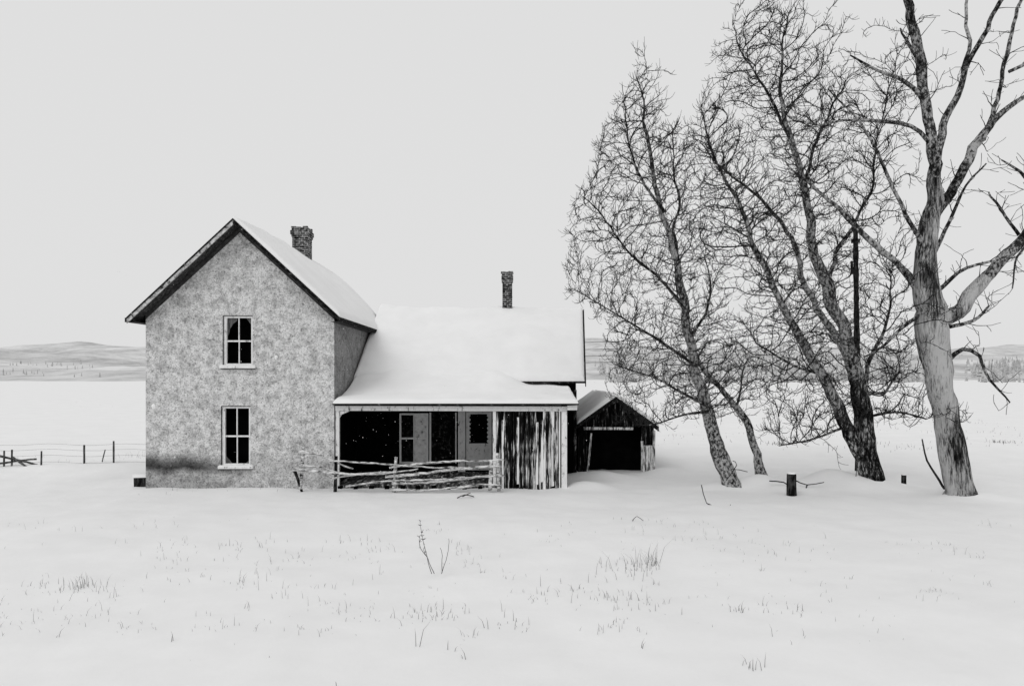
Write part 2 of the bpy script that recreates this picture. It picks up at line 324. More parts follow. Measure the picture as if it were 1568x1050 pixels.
# main roof
rx0,rx1=-11.56,-5.20; rzp=8.20; k=0.93; y0,y1=20.5,28.3
b=MB()
def rz(x): return rzp-k*abs(x-xc)
for (xa) in (rx0,rx1):
    b.hexa([(xc,y0,rzp-.11),(xa,y0,rz(xa)-.11),(xa,y1,rz(xa)-.11),(xc,y1,rzp-.11),(xc,y0,rzp),(xa,y0,rz(xa)),(xa,y1,rz(xa)),(xc,y1,rzp)])
b.obj("roof_deck",[shingle],H)
b=MB()
for xa in (rx0,rx1):
    lo=.17 if xa==rx0 else .10
    for ya,yc in ((y0-.04,y0-.003),(y1+.003,y1+.04)):
        b.hexa([(xc,ya,rzp-lo),(xa,ya,rz(xa)-lo),(xa,yc,rz(xa)-lo),(xc,yc,rzp-lo),(xc,ya,rzp-.042),(xa,ya,rz(xa)-.042),(xa,yc,rz(xa)-.042),(xc,yc,rzp-.042)],0 if xa==rx0 else 1)
        b.hexa([(xc,ya-.02,rzp-.04),(xa,ya-.02,rz(xa)-.04),(xa,yc,rz(xa)-.04),(xc,yc,rzp-.04),(xc,ya-.02,rzp+.015),(xa,ya-.02,rz(xa)+.015),(xa,yc,rz(xa)+.015),(xc,yc,rzp+.015)],1)
    s=1 if xa>xc else -1
    b.box(min(xa+.003*s,xa+.04*s),max(xa+.003*s,xa+.04*s),y0-.06,y1+.06,rz(xa)-.13,rz(xa)+.0,1)
b.obj("rake_and_fascia",[rake,fasc],H)
b=MB()
for s,xw,xa in ((-1,xl,rx0),(1,xr,rx1)):
    b.face([(xw,y0,rz(xa)-.125),(xa,y0,rz(xa)-.125),(xa,y1,rz(xa)-.125),(xw,y1,rz(xa)-.125)])
    b.hexa([(xc,yf-.035,zp-.16),(xw,yf-.035,ze-.12),(xw,yf-.003,ze-.12),(xc,yf-.003,zp-.16),(xc,yf-.035,zp),(xw,yf-.035,ze+.03),(xw,yf-.003,ze+.03),(xc,yf-.003,zp)])  # dark strip along the gable top paints the shade beneath the eaves
b.obj("soffit_and_eave_shade",[soffit_and_eave_shade],H)
snowslab("roof_snow_right",[(rx1+.03,y0-.03,rz(rx1)),(rx1+.03,y1-.02,rz(rx1)),(xc,y1-.02,rzp),(xc,y0-.03,rzp)],0.15,H,70,50,0.16,seed=1,extra=lambda x,y,u,v:0.10*math.sin(math.pi*u)*v+.42*(u**3)*math.sin(math.pi*min(1,v*1.05))**.8)
snowslab("roof_snow_left",[(rx0+.03,y0+.02,rz(rx0)),(rx0+.03,y1-.02,rz(rx0)),(xc,y1-.02,rzp),(xc,y0+.02,rzp)],0.05,H,40,30,0.15,wob=.01,seed=2)
def chimney(nm,x,y,wd,z0,z1,cap=0.08):
    b=MB(); h=wd/2
    b.box(x-h,x+h,y-h,y+h,z0,z1-.42); b.box(x-h-.03,x+h+.03,y-h-.03,y+h+.03,z1-.42,z1-.32)
    b.box(x-h-cap,x+h+cap,y-h-cap,y+h+cap,z1-.32,z1-.16,0); b.box(x-h-.02,x+h+.02,y-h-.02,y+h+.02,z1-.16,z1-.05,0)
    for (dx,dy,hh) in ((-.42,-.45,.05),(-.1,-.45,.03),(.35,-.45,.06),(-.45,.3,.04),(.4,.4,.05)):
        b.box(x+dx*wd-.09,x+dx*wd+.09,y+dy*wd-.05,y+dy*wd+.05,z1-.047,z1-.05+hh,0,j=.006)
    for _ in range(16):
        zz=R(z0,z1-.5); xx=R(x-h,x+h-.1); b.box(xx,xx+.11,y-h-.03,y-h-.002,zz,zz+.06,0,j=.005)
    b.obj(nm,[brick],H)
    b=MB(); b.box(x-h+.02,x+h-.02,y-h+.05,y+h-.02,z1-.048,z1-.01,0,j=.01); b.obj(nm+"_cap_snow",[roofsnow],H)
chimney("main_chimney",-8.30,27.0,0.60,7.4,9.34,.06)
chimney("wing_chimney",-0.19,28.0,0.40,5.6,7.74,0.04)

# ---- wing
ex0,ex1=xr+.005,2.25; ey0,ey1=24.0,32.0; er=28.0
b=MB()
w1=(-3.95,-2.94,0.42,2.18); w2=(-2.84,-1.95,0.42,2.2); dr=(-1.62,-0.72,0.18,2.22)
zt=3.25
xs=[ex0,w1[0],w1[1],w2[0],w2[1],dr[0],dr[1],ex1]
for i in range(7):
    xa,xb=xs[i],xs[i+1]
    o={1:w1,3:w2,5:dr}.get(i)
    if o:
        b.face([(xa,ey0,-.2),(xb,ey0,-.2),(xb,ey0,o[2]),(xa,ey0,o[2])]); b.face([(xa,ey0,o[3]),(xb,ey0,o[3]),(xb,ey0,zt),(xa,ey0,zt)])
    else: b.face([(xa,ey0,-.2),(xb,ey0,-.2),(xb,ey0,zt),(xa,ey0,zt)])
b.face([(ex1,ey0,-.2),(ex1,ey1,-.2),(ex1,ey1,zt),(ex1,er,6.05),(ex1,ey0,zt)],1)
b.face([(ex0,ey1,-.2),(ex0,ey1,zt),(ex1,ey1,zt),(ex1,ey1,-.2)],1)
b.face([(ex0,28.01,-.2),(ex0,ey1,-.2),(ex0,ey1,zt),(ex0,28.01,6.0)],1)
b.obj("wing_walls",[black,dboards],H)  # wall behind the porch is near-black: porch shade as surface colour
def yz(y): return 3.30+(6.18-3.30)*(y-23.55)/(er-23.55)
b=MB()
def exr(y): return 2.52+(2.92-2.52)*(y-23.55)/(er-23.55)
fe=23.55
b.hexa([(ex0,fe,yz(fe)-.06),(exr(fe),fe,yz(fe)-.06),(exr(er),er,6.12),(ex0,er,6.12),(ex0,fe,yz(fe)),(exr(fe),fe,yz(fe)),(exr(er),er,6.18),(ex0,er,6.18)])
b.hexa([(ex0,er,6.12),(exr(er),er,6.12),(exr(fe),32.45,yz(fe)-.06),(ex0,32.45,yz(fe)-.06),(ex0,er,6.18),(exr(er),er,6.18),(exr(fe),32.45,yz(fe)),(ex0,32.45,yz(fe))])
b.box(0.2,exr(fe)+.02,fe-.03,fe-.003,yz(fe)-.065,yz(fe)-.0)
b.hexa([(exr(fe)+.003,fe-.03,yz(fe)-.18),(exr(fe)+.035,fe-.03,yz(fe)-.18),(exr(er)+.035,er,6.02),(exr(er)+.003,er,6.02),(exr(fe)+.003,fe-.03,yz(fe)+.03),(exr(fe)+.035,fe-.03,yz(fe)+.03),(exr(er)+.035,er,6.22),(exr(er)+.003,er,6.22)])
b.obj("wing_roof_deck",[fasc],H)
snowslab("wing_roof_snow",[(ex0,fe-.03,yz(fe)),(exr(fe)-.02,fe-.03,yz(fe)),(exr(er)-.02,er+.03,6.18),(ex0,er+.03,6.18)],0.16,H,110,60,0.14,seed=4,wob=.04,extra=lambda x,y,u,v:0.12*math.exp(-((x+.2)/.6)**2)*max(0,v-.8)*3+0.15*math.exp(-(u*8)**2))
snowslab("wing_roof_snow_back",[(ex0,32.45,yz(fe)),(exr(fe)-.02,32.45,yz(fe)),(exr(er)-.02,er-.03,6.18),(ex0,er-.03,6.18)],0.15,H,40,20,0.2,seed=5)
b=MB(); b.box(ex1-.10,ex1+.02,ey0-.04,ey0-.003,0,3.0); b.obj("wing_corner_board",[sboards],H)
# ---- porch
px0,px1=xr+.008,2.03; pyf,pyb=20.85,23.97
pzf,pzb=2.64,2.98
b=MB()
b.hexa([(px0,pyf,pzf-.04),(px1,pyf,pzf-.04),(px1,pyb,pzb-.04),(px0,pyb,pzb-.04),(px0,pyf,pzf),(px1,pyf,pzf),(px1,pyb,pzb),(px0,pyb,pzb)],0)
b.hexa([(px0-.02,pyf-.03,pzf-.035),(px1+.01,pyf-.03,pzf-.035),(px1+.01,pyf-.003,pzf-.035),(px0-.02,pyf-.003,pzf-.035),(px0-.02,pyf-.03,pzf+.01),(px1+.01,pyf-.03,pzf+.01),(px1+.01,pyf-.003,pzf+.01),(px0-.02,pyf-.003,pzf+.01)],0)
b.obj("porch_roof",[fasc],H)
b=MB(); xp=X(868,21.1)
b.hexa([(px0+.01,21.04,2.42),(xp,21.04,2.40),(xp,21.14,2.40),(px0+.01,21.14,2.42),(px0+.01,21.04,2.57),(xp,21.04,2.55),(xp,21.14,2.55),(px0+.01,21.14,2.57)])
b.box(px0+.02,px0+.13,21.05,21.15,0,2.415)
b.box(xp-.17,xp,21.02,21.16,-.05,2.395)
b.box(X(757,21.1)-.04,X(757,21.1)+.05,21.03,21.13,0.1,2.395)
b.hexa([(px0+.14,21.05,2.2),(px0+.20,21.05,2.3),(px0+.20,21.12,2.3),(px0+.14,21.12,2.2),(px0+.14,21.05,2.405),(px0+.45,21.05,2.41),(px0+.45,21.12,2.41),(px0+.14,21.12,2.405)])
b.obj("porch_posts_and_beam",[white],H)
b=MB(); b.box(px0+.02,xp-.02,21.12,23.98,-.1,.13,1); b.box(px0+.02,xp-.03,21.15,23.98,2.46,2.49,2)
b.box(px0+.005,px0+.018,21.16,23.98,-.1,2.45,0)  # black sheet added over the stucco to paint in the porch shade
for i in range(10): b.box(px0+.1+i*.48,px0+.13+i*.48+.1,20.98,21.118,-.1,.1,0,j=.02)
b.obj("porch_floor_ceiling_shade_sheet",[black,floorm,ceil],H)
b=MB(); x=X(757,21.1)+.06; t0=x
while x<xp-.19:
    wd=min(R(.10,.19),xp-.175-x); h=(x-t0)/(xp-.19-t0)
    rr=random.random(); mi=(1 if rr<.55 else 0) if h<.7 else (0 if rr<.6 else 2)
    b.box(x,x+wd-.03,21.05+R(-.02,.015),21.09,R(-.05,.1),2.39,mi,j=.014)
    if random.random()<.6: b.box(x+wd-.05,x+wd+.01,21.02,21.035,R(0,.25),R(1.6,2.3),random.choice((0,1,2)),j=.008)
    x+=wd
b.obj("porch_boarding",[boardsA,boardsB,boardsC],H)
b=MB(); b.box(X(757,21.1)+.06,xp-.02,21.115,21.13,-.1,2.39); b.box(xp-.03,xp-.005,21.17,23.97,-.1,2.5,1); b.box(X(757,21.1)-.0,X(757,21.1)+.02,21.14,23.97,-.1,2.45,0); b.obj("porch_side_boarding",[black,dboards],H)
snowslab("porch_roof_snow",[(px0,pyf-.05,pzf),(px1-.01,pyf-.05,pzf),(px1-.01,pyb-.02,pzb),(px0,pyb-.02,pzb)],0.12,H,120,50,0.12,seed=8,wob=.045,
  extra=lambda x,y,u,v:(0.50*(1/(1+math.exp((x-.1)*5))))*max(0,(v-.25)/.75)**1.5+0.05*math.sin(x*1.4+1)*v+.11*v)
b=MB(); N=70
for i in range(N+1):
    u=i/N; x=px0+(0.75-px0)*u; f=min(1,(1-u)*4)**.5
    for j in range(13):
        v=j/12; y=22.6+(24.6-22.6)*v
        za=2.84+0.11; zb=yz(24.6)+.155
        z=za+(zb-za)*(v**1.35)-0.02
        z=z*f+(1-f)*(z-.45)+.02*nz(x,y,1.5,4)
        if j in(0,12): z-=.08
        b.v.append((x,y,z))
for i in range(N):
    for j in range(12):
        a=i*13+j; b.f.append((a,a+13,a+14,a+1)); b.mi.append(0)
b.obj("valley_snow_drift",[roofsnow],H,True)
b=MB()
for i in range(5): b.box(xp+.03+i*.07,xp+.06+i*.07,21.0,23.9,2.36+i*.012,2.46+i*.012,0,j=.008)
b.box(xp+.004,px1-.02,20.95,21.0,2.44,2.59,1,j=.01)
b.obj("porch_rafter_tails",[dboards,white],H)
def simplewin(nm,o,y,panes):
    x0,x1,z0,z1=o; b=MB(); t=.06; xm=(x0+x1)/2; zm=(z0+z1)/2
    b.box(x0,x0+t,y-.05,y+.05,z0,z1,0); b.box(x1-t,x1,y-.05,y+.05,z0,z1,0); b.box(x0+t,x1-t,y-.05,y+.05,z1-t,z1,0); b.box(x0+t,x1-t,y-.05,y+.05,z0,z0+t,0)
    b.box(x0+t,x1-t,y-.04,y+.04,zm-.03,zm+.03,0); b.box(xm-.02,xm+.02,y-.035,y+.035,z0+t,zm-.03,0); b.box(xm-.02,xm+.02,y-.035,y+.035,zm+.03,z1-t,0)
    for (c,r,mi) in panes:
        xa,xb=((x0+t,xm-.02),(xm+.02,x1-t))[c]; za,zb=((z0+t,zm-.03),(zm+.03,z1-t))[r]
        b.face([(xa,y+.02,za),(xb,y+.02,za),(xb,y+.02,zb),(xa,y+.02,zb)],mi)
    b.obj(nm,[white,black,paneg,dimg],H)
simplewin("porch_window",w1,ey0,[(0,0,3),(0,1,3),(1,0,2),(1,1,2)])
b=MB(); x0,x1,z0,z1=w2
b.face([(x0,ey0+.02,z0),(x1,ey0+.02,z0),(x1,ey0+.02,z1),(x0,ey0+.02,z1)],1); b.box(x1-.04,x1,ey0-.04,ey0-.003,z0,z1,0); b.box(x0-.06,x0,ey0-.04,ey0-.003,z0,z1,0)
b.obj("dark_porch_window",[white,dimg],H)
b=MB(); x0,x1,z0,z1=dr
b.box(x0-.27,x0-.02,ey0-.07,ey0-.004,.13,2.3,0); b.box(x1+.02,x1+.16,ey0-.07,ey0-.004,.13,2.3,0); b.box(x0-.019,x1+.019,ey0-.07,ey0-.004,2.23,2.32,0)
b.box(x0,x1,ey0+.0,ey0+.05,z0,1.12,0)
b.box(x0,x0+.11,ey0+.0,ey0+.05,1.12,z1,0); b.box(x1-.11,x1,ey0+.0,ey0+.05,1.12,z1,0); b.box(x0+.11,x1-.11,ey0,ey0+.05,z1-.07,z1,0)
for pz in (.3,.72): b.box(x0+.12,x1-.12,ey0-.02,ey0-.003,pz,pz+.3,0)
for s,xa in((1,x0+.11),(-1,x1-.11)):
    for i in range(7):
        zc=1.2+i*.15; b.face([(xa+s*(-.005),ey0+.03,zc-.07),(xa+s*.03,ey0+.03,zc-.05),(xa+s*.055,ey0+.03,zc),(xa+s*.03,ey0+.03,zc+.05),(xa-s*.005,ey0+.03,zc+.07)],0)
b.face([(x0+.05,ey0+.045,1.1),(x1-.05,ey0+.045,1.1),(x1-.05,ey0+.045,z1-.02),(x0+.05,ey0+.045,z1-.02)],1)
b.obj("porch_door",[white,black],H)
b=MB(); b.box(-11.75,-11.3,21.2,22.6,-.1,.33,0,j=.02); b.obj("cellar_box",[dpost],H)
b=MB(); b.box(-11.78,-11.29,21.15,22.65,.335,.44,0,j=.02); b.obj("cellar_box_snow",[roofsnow],H)

# ------------------------------------------------ pole rail in front of porch
def pole(b,p,q,r0,r1,n=7,wob=.02,mi=0,sag=0):
    p=Vector(p); q=Vector(q); K=max(3,int((q-p).length/.2)); pts=[];rs=[]; ph=R(0,6)
    for i in range(K+1):
        t=i/K; pts.append(p.lerp(q,t)+Vector((0,R(-wob,wob),R(-wob,wob)*.7+wob*2*math.sin(ph+t*5)-sag*4*t*(1-t)))); rs.append((r0+(r1-r0)*t)*R(.85,1.15))
    b.tube(pts,rs,n,mi)
b=MB(); yy=20.25
def rl(a,c,r0=.04,r1=.035,dy=0,mi=0,sag=0): pole(b,(X(a[0],yy),yy+dy,Z(a[1],yy)),(X(c[0],yy),yy+dy+R(-.05,.05),Z(c[1],yy)),r0,r1,mi=mi,sag=sag)
for a in [((456,690),(540,716),.045,.02,0),((450,719),(608,723),.05,.035,.03),((505,706),(700,713),.028,.02,.05),((596,714),(772,702),.038,.025,.02),((590,727),(768,713),.045,.04,.03),((508,733),(640,716),.03,.02,0),((530,744),(712,728),.028,.022,0),((600,738),(772,729),.045,.035,.03),((598,750),(700,746),.03,.025,0),((452,711),(520,722),.03,.02,0),((690,747),(768,742),.04,.03,0)]:
    rl(a[0],a[1],a[2],a[3],R(-.12,.12),sag=a[4])
for p in [((459,750),(463,683)),((512,752),(514,700)),((602,754),(606,700)),((750,752),(752,706)),((764,752),(761,696)),((450,722),(461,752))]:
    rl(p[0],p[1],.055,.045,.08,mi=1 if p[0][0] in(450,512) else 0)
b.obj("pole_rail_fence",[rail,dpost],None,True)

# ------------------------------------------------ shed
S=empty("shed"); ys=25.0; sL,sR=2.42,5.2; xm=3.76; ye=31
b=MB(); sez=1.62; spz=2.62
ox0,ox1,oz=X(899,ys),X(982,ys),Z(658,ys)
def plank(xa,xb,za,zf,mi=0):
    x=xa
    while x<xb-.01:
        wd=min(.16,xb-x); z1_=min(spz-(abs(x-xm))*.68,spz-(abs(x+wd-xm))*.68)
        z1_=min(z1_,zf if zf else 9)
        if z1_>za: b.box(x,x+wd-.012,ys-.02+R(-.01,.01),ys+.02,za,z1_,mi,j=.006)
        x+=wd
plank(sL,ox0,-.1,None); plank(ox1,sR,-.1,.95,1); plank(ox1,sR,.955,None,0); plank(ox0,ox1,oz+.12,None)
b.obj("shed_front",[sboards,spale],S)
b=MB(); b.box(ox0-.12,ox1-.3,ys-.06,ys-.03,oz+.02,oz+.10,0,j=.02); b.box(sR-.05,sR+.03,ys-.06,ys-.03,0,1.5,0,j=.01); b.box(ox1-.02,ox1+.05,ys-.055,ys-.03,.1,1.1,0,j=.02)
b.hexa([(ox0-.02,ys-.055,.0),(ox0+.06,ys-.055,0),(ox0+.06,ys-.03,0),(ox0-.02,ys-.03,0),(ox0+.12,ys-.055,1.4),(ox0+.18,ys-.055,1.4),(ox0+.18,ys-.03,1.4),(ox0+.12,ys-.03,1.4)])
b.obj("shed_loose_boards",[spale],S)
b=MB(); b.box(sL,sL+.04,ys+.03,ye,-.1,sez); b.box(sR-.04,sR,ys+.03,ye,-.1,sez); b.box(sL,sR,ye,ye+.04,-.1,spz-.3)
b.face([(sL+.04,ys+.6,-.1),(sR-.04,ys+.6,-.1),(sR-.04,ys+.6,1.6),(xm,ys+.6,2.55),(sL+.04,ys+.6,1.6)]); b.obj("shed_walls_and_dark_sheet",[black],S)  # last face: black sheet behind the opening, painting the dark inside
b=MB()
for xa,za in ((2.34,1.66),(5.32,1.56)):
    b.hexa([(xm,ys-.25,2.66),(xa,ys-.25,za),(xa,ye+.2,za),(xm,ye+.2,2.66),(xm,ys-.25,2.73),(xa,ys-.25,za+.07),(xa,ye+.2,za+.07),(xm,ye+.2,2.73)])
    b.hexa([(xm,ys-.29,2.54),(xa,ys-.29,za-.08),(xa,ys-.255,za-.08),(xm,ys-.255,2.54),(xm,ys-.29,2.76),(xa,ys-.29,za+.1),(xa,ys-.255,za+.1),(xm,ys-.255,2.76)])
b.obj("shed_roof",[fasc],S)
snowslab("shed_snow_right",[(5.33,ys-.3,1.63),(5.33,ye+.2,1.63),(xm,ye+.2,2.73),(xm,ys-.3,2.73)],.17,S,40,20,.12,seed=11)
snowslab("shed_snow_left",[(2.35,ys-.3,1.73),(2.35,ye+.2,1.73),(xm,ye+.2,2.73),(xm,ys-.3,2.73)],.17,S,40,20,.12,seed=12)

# ------------------------------------------------ left wire fence
b=MB(); yw=25.6
for px,top,bt in ((-60,690,718),(6,690,722),(18,688,722),(63,690,720),(129,681,718),(174,675,716)):
    pole(b,(X(px,yw),yw,-.1),(X(px+R(-1,1),yw),yw,Z(top,yw)),.035,.032,6,.004)
pole(b,(X(147,yw),yw+.3,0),(X(161,yw),yw,Z(688,yw)),.02,.018,5,.004)
pole(b,(X(-20,yw),yw,Z(692,yw)),(X(62,yw),yw+.2,Z(716,yw)),.05,.04,6,.01); pole(b,(X(-30,yw),yw,Z(712,yw)),(X(50,yw),yw+.2,Z(704,yw)),.04,.035,6,.01); pole(b,(X(20,yw),yw,Z(700,yw)),(X(58,yw),yw-.2,Z(720,yw)),.04,.035,6,.01)
for zz in (.25,.5,.72,.92):
    pts=[]
    for i in range(40): xx=-24+i*.33; pts.append((xx,yw-.04,zz+.03*math.sin(i*.7)+R(-.005,.005)))
    b.tube(pts,[.004]*40,3)
b.obj("wire_fence",[gpost],None)

# ------------------------------------------------ utility pole + wires, posts
b=MB(); yp=24.0; xx=X(1310,yp)
pole(b,(xx+.1,yp,-.1),(xx,yp,Z(350,yp)),.115,.085,8,.006)
b.box(xx-.13,xx+.13,yp-.06,yp+.06,Z(372,yp),Z(366,yp))
b.box(xx-.16,xx-.1,yp-.04,yp+.04,Z(420,yp),Z(400,yp))
b.obj("utility_pole",[dpost],None)
b=MB()
for i,(pa,pb) in enumerate(((524,470),(535,480),(545,490),(555,500))):
    A=Vector((2.72,26.2,Z(pa,26.2))); B=Vector((xx,yp,Z(pb,yp))); pts=[]
    for k_ in range(25):
        t=k_/24; p=A.lerp(B,t); p.z-=1.2*t*(1-t); pts.append(p)
    b.tube(pts,[.011]*25,4)
b.obj("utility_wires",[wirem],None)
b=MB(); yy=GY(761); b.tube([(X(1212,yy),yy,-.1),(X(1212,yy),yy,.35),(X(1212,yy),yy,Z(725,yy))],[.15,.14,.135],9,0,.1); b.tube([(X(1212,yy),yy,Z(725,yy)-.01),(X(1212,yy),yy,Z(724,yy)+.03)],[.13,.1],9,1); b.obj("fence_post",[dpost,roofsnow])
b=MB(); yy=GY(747); b.tube([(X(1384,yy),yy,-.1),(X(1384,yy),yy,.2),(X(1384,yy),yy,Z(727,yy))],[.08,.075,.075],8,0,.1); b.tube([(X(1384,yy),yy,Z(727,yy)-.01),(X(1384,yy),yy,Z(726,yy)+.02)],[.07,.05],8,1); b.obj("fence_post",[dpost,roofsnow])

# ------------------------------------------------ trees
def inpoly(x,z,P):
    c=False; j=len(P)-1
    for i in range(len(P)):
        if (P[i][1]>z)!=(P[j][1]>z) and x<(P[j][0]-P[i][0])*(z-P[i][1])/(P[j][1]-P[i][1])+P[i][0]: c=not c
        j=i
    return c
def rv(): return Vector((R(-1,1),R(-1,1),R(-1,1)))
UP=Vector((0,0,1))
def smoothstem(S,Y,dyf,st=.2,wob=.06):
    P=[(X(a[0],Y),Y,Z(a[1],Y),a[2]/F*Y/2) for a in S]
    out=[]; rad=[]
    for i in range(len(P)-1):
        p0=P[max(i-1,0)];p1=P[i];p2=P[i+1];p3=P[min(i+2,len(P)-1)]
        L=math.dist(p1[:3],p2[:3]); K=max(2,int(L/st))
        for k_ in range(K):
            t=k_/K; f=lambda j:.5*((2*p1[j])+(-p0[j]+p2[j])*t+(2*p0[j]-5*p1[j]+4*p2[j]-p3[j])*t*t+(-p0[j]+3*p1[j]-3*p2[j]+p3[j])*t**3)
            out.append(Vector((f(0),Y,f(2)))); rad.append(max(.006,p1[3]+(p2[3]-p1[3])*t))
    out.append(Vector(P[-1][:3])); rad.append(P[-1][3])
    sd_=Y+S[0][0]*.37+len(out)
    for i,p in enumerate(out): 
        h=i/len(out); e=min(1,i/4); p.y+=dyf(h)+wob*noise.noise(Vector((i*.3,Y,h)))
        p.x+=(wob*2.0*noise.noise(Vector((i*.3,3,sd_)))+wob*.7*noise.noise(Vector((i*.9,8,sd_))))*e
    return out,rad
def twiglet(b,p,d,L,r,mi=2):
    K=max(2,int(L/.06)); pts=[p]
    for i in range(K):
        d=(d+UP*.30+rv()*.18).normalized(); p=p+d*(L/K); pts.append(p)
    b.tube(pts,[r*(1-.3*i/K) for i in range(K+1)],3,mi)
def colonize(b,stems,poly_,Y,natt,depth,kill=.19,infl=1.7,step=.12,rmin=.0075,tw=.095,grav=.42):
    nodes=[];par=[];dirs=[];stemr=[]
    for pts,rad,s0 in stems:
        for i,p in enumerate(pts):
            if i/len(pts)<s0: continue
            nodes.append(p.copy()); par.append(-1); stemr.append(rad[i]); dirs.append((pts[min(i+1,len(pts)-1)]-pts[max(0,i-1)]).normalized())
    ns=len(nodes)
    for i in range(ns):
        if stemr[i]<.06:
            for _ in range(2 if stemr[i]<.03 else 1):
                a=R(0,6.28); d=(dirs[i]*.7+Vector((math.cos(a),math.sin(a),.1))).normalized(); twiglet(b,nodes[i],d,R(.15,.45),rmin*1.1)
    xs=[a for a,_ in poly_]; zs=[c for _,c in poly_]; att=[]
    while len(att)<natt:
        x=R(min(xs),max(xs)); z=R(min(zs),max(zs))
        if not inpoly(x,z,poly_): continue
        a=Vector((x,Y,z)); bi=min(range(0,ns,3),key=lambda i:(nodes[i].x-x)**2+(nodes[i].z-z)**2)
        a.y=nodes[bi].y+random.gauss(0,depth*.5); att.append(a)
    for it in range(80):
        kd=kdtree.KDTree(len(nodes))
        for i,p in enumerate(nodes): kd.insert(p,i)
        kd.balance(); pull={}; keep=[]
        for a in att:
            co_,i,d=kd.find(a)
            if d<kill: continue
            keep.append(a)
            if d<infl: pull.setdefault(i,[]).append((a-nodes[i]).normalized())
        att=keep
        if not pull: break
        for i,vs in pull.items():
            s=Vector((0,0,0))
            for v in vs: s+=v
            s/=len(vs)
            if i>=ns: s=s*.55+dirs[i]*.6
            else: s=s+dirs[i]*.25
            d=(s+UP*grav*.5+rv()*.3).normalized()
            nodes.append(nodes[i]+d*step); par.append(i); dirs.append(d); stemr.append(0)
    n=len(nodes); ch=[[] for _ in range(n)]
    for i in range(ns,n): ch[par[i]].append(i)
    rr=[0]*n
    for i in range(n-1,ns-1,-1):
        rr[i]=(sum(rr[c]**2.8 for c in ch[i]))**(1/2.8) if ch[i] else rmin
        rr[i]=max(rr[i],rmin)
    cnt=0
    starts=[c for i in range(ns) for c in ch[i]]
    while starts:
        s=starts.pop(); pts=[nodes[par[s]]]; pr=stemr[par[s]] if par[s]<ns else rr[par[s]]
        cap=min(pr*.55,.026) if par[s]<ns else 1
        rs=[min(rr[s]*1.1,cap)]; c=s
        while True:
            pts.append(nodes[c]); rs.append(min(rr[c],cap) if cap<1 else min(rr[c],.024))
            if not ch[c]: break
            cc=sorted(ch[c],key=lambda q_:-rr[q_]); starts+=cc[1:]; c=cc[0]
        sp_=[pts[0]]+[(pts[i-1]+pts[i]*2+pts[i+1])/4 for i in range(1,len(pts)-1)]+[pts[-1]]
        rs=[max(r_,rmin*.8) for r_ in rs]; rs[-1]*=.7
        b.tube(sp_,rs,5 if rs[0]>.02 else 4,2)
        side=1; acc=R(0,tw)
        for i in range(1,len(sp_)):
            if rs[i]>.024: continue
            acc-=step
            while acc<=0:
                acc+=tw*R(.6,1.5); d=(sp_[i]-sp_[i-1]).normalized(); pp=d.cross(UP+rv()*.6)
                if pp.length<.1: continue
                pp=pp.normalized().cross(d) if random.random()<.5 else pp.normalized()
                side=-side; an=math.radians(R(35,60)); twiglet(b,sp_[i],d*math.cos(an)+pp*side*math.sin(an),R(.07,.28),rmin*.88); cnt+=1
        d=(sp_[-1]-sp_[-2]).normalized(); twiglet(b,sp_[-1],d,R(.12,.34),rmin*.88)
    print("col",n,cnt)
def mk(b,S,Y,dyf=lambda h:0,n=8,mif=None,flare=False,s0=.0):
    pts,rad=smoothstem(S,Y,dyf)
    if not flare and S[0][2]<14: rad=[r*.75 for r in rad]
    if flare:
        pts[0]=pts[0]-Vector((0,0,.12)); rad[0]*=1.45; rad[1]*=1.12
        for a in range(5):
            t=a*1.26+R(-.3,.3); d=Vector((math.cos(t),math.sin(t),0)); r0=rad[2]
            b.tube([pts[2]+d*r0*.3+UP*.1,pts[1]+d*r0*.75,pts[0]+d*r0*1.25+UP*.06,pts[0]+d*r0*2.0-UP*.08],[r0*.45,r0*.42,r0*.35,r0*.15],7,0,.1,mif=(lambda i:mif(0,r0)) if mif else None)
    b.tube(pts,rad,n,0,.14,mif=(lambda i:mif(pts[i].z,rad[i])) if mif else (lambda i:0 if rad[i]>.06 else (1 if rad[i]>.022 else 2)))
    return pts,rad,s0
def poly(P,Y): return [(X(a,Y),Z(c,Y)) for a,c in P]
# poplar 1
Y=21.0; b=MB(); P1=poly([(975,122),(1003,135),(1020,180),(1048,165),(1065,230),(1062,300),(1085,380),(1105,450),(1125,520),(1140,600),(1100,640),(1050,640),(1000,662),(955,650),(920,560),(935,500),(870,440),(868,340),(898,300),(905,240),(935,190),(945,145)],Y)
st=[mk(b,[(1122,750,31),(1103,690,23),(1085,630,18),(1070,570,15),(1055,490,13),(1042,420,11),(1025,350,9),(1003,285,7),(992,220,5),(984,170,3),(976,128,1.5)],Y,lambda h:.3*math.sin(h*4),10,None,True,.2),
mk(b,[(1040,400,7),(1037,350,6),(1045,300,5),(1040,240,3),(1042,175,1.5)],Y,lambda h:.1+h*.9,6),
mk(b,[(1018,325,7),(975,270,5),(955,220,3),(950,165,1.5)],Y,lambda h:-h*.9,6),
mk(b,[(1052,480,8),(1010,430,6),(960,390,4),(915,330,2.5),(893,310,1.5)],Y,lambda h:-h*.6,6),
mk(b,[(1068,560,7),(1010,520,5),(950,480,3),(885,440,1.5)],Y,lambda h:h*.8,6),
mk(b,[(1082,620,7),(1040,600,5),(990,575,3),(940,560,1.5)],Y,lambda h:-h*.8,6),
mk(b,[(1085,630,7),(1050,635,4),(1010,650,3),(975,652,1.5)],Y,lambda h:h*.5,6),
mk(b,[(1060,515,7),(1085,470,5),(1092,420,3),(1085,385,1.5)],Y,lambda h:h*.5,6)]
colonize(b,st,P1,Y,2700,1.8)
b.obj("poplar_tree",[barkA,barkL,twig],None,True)
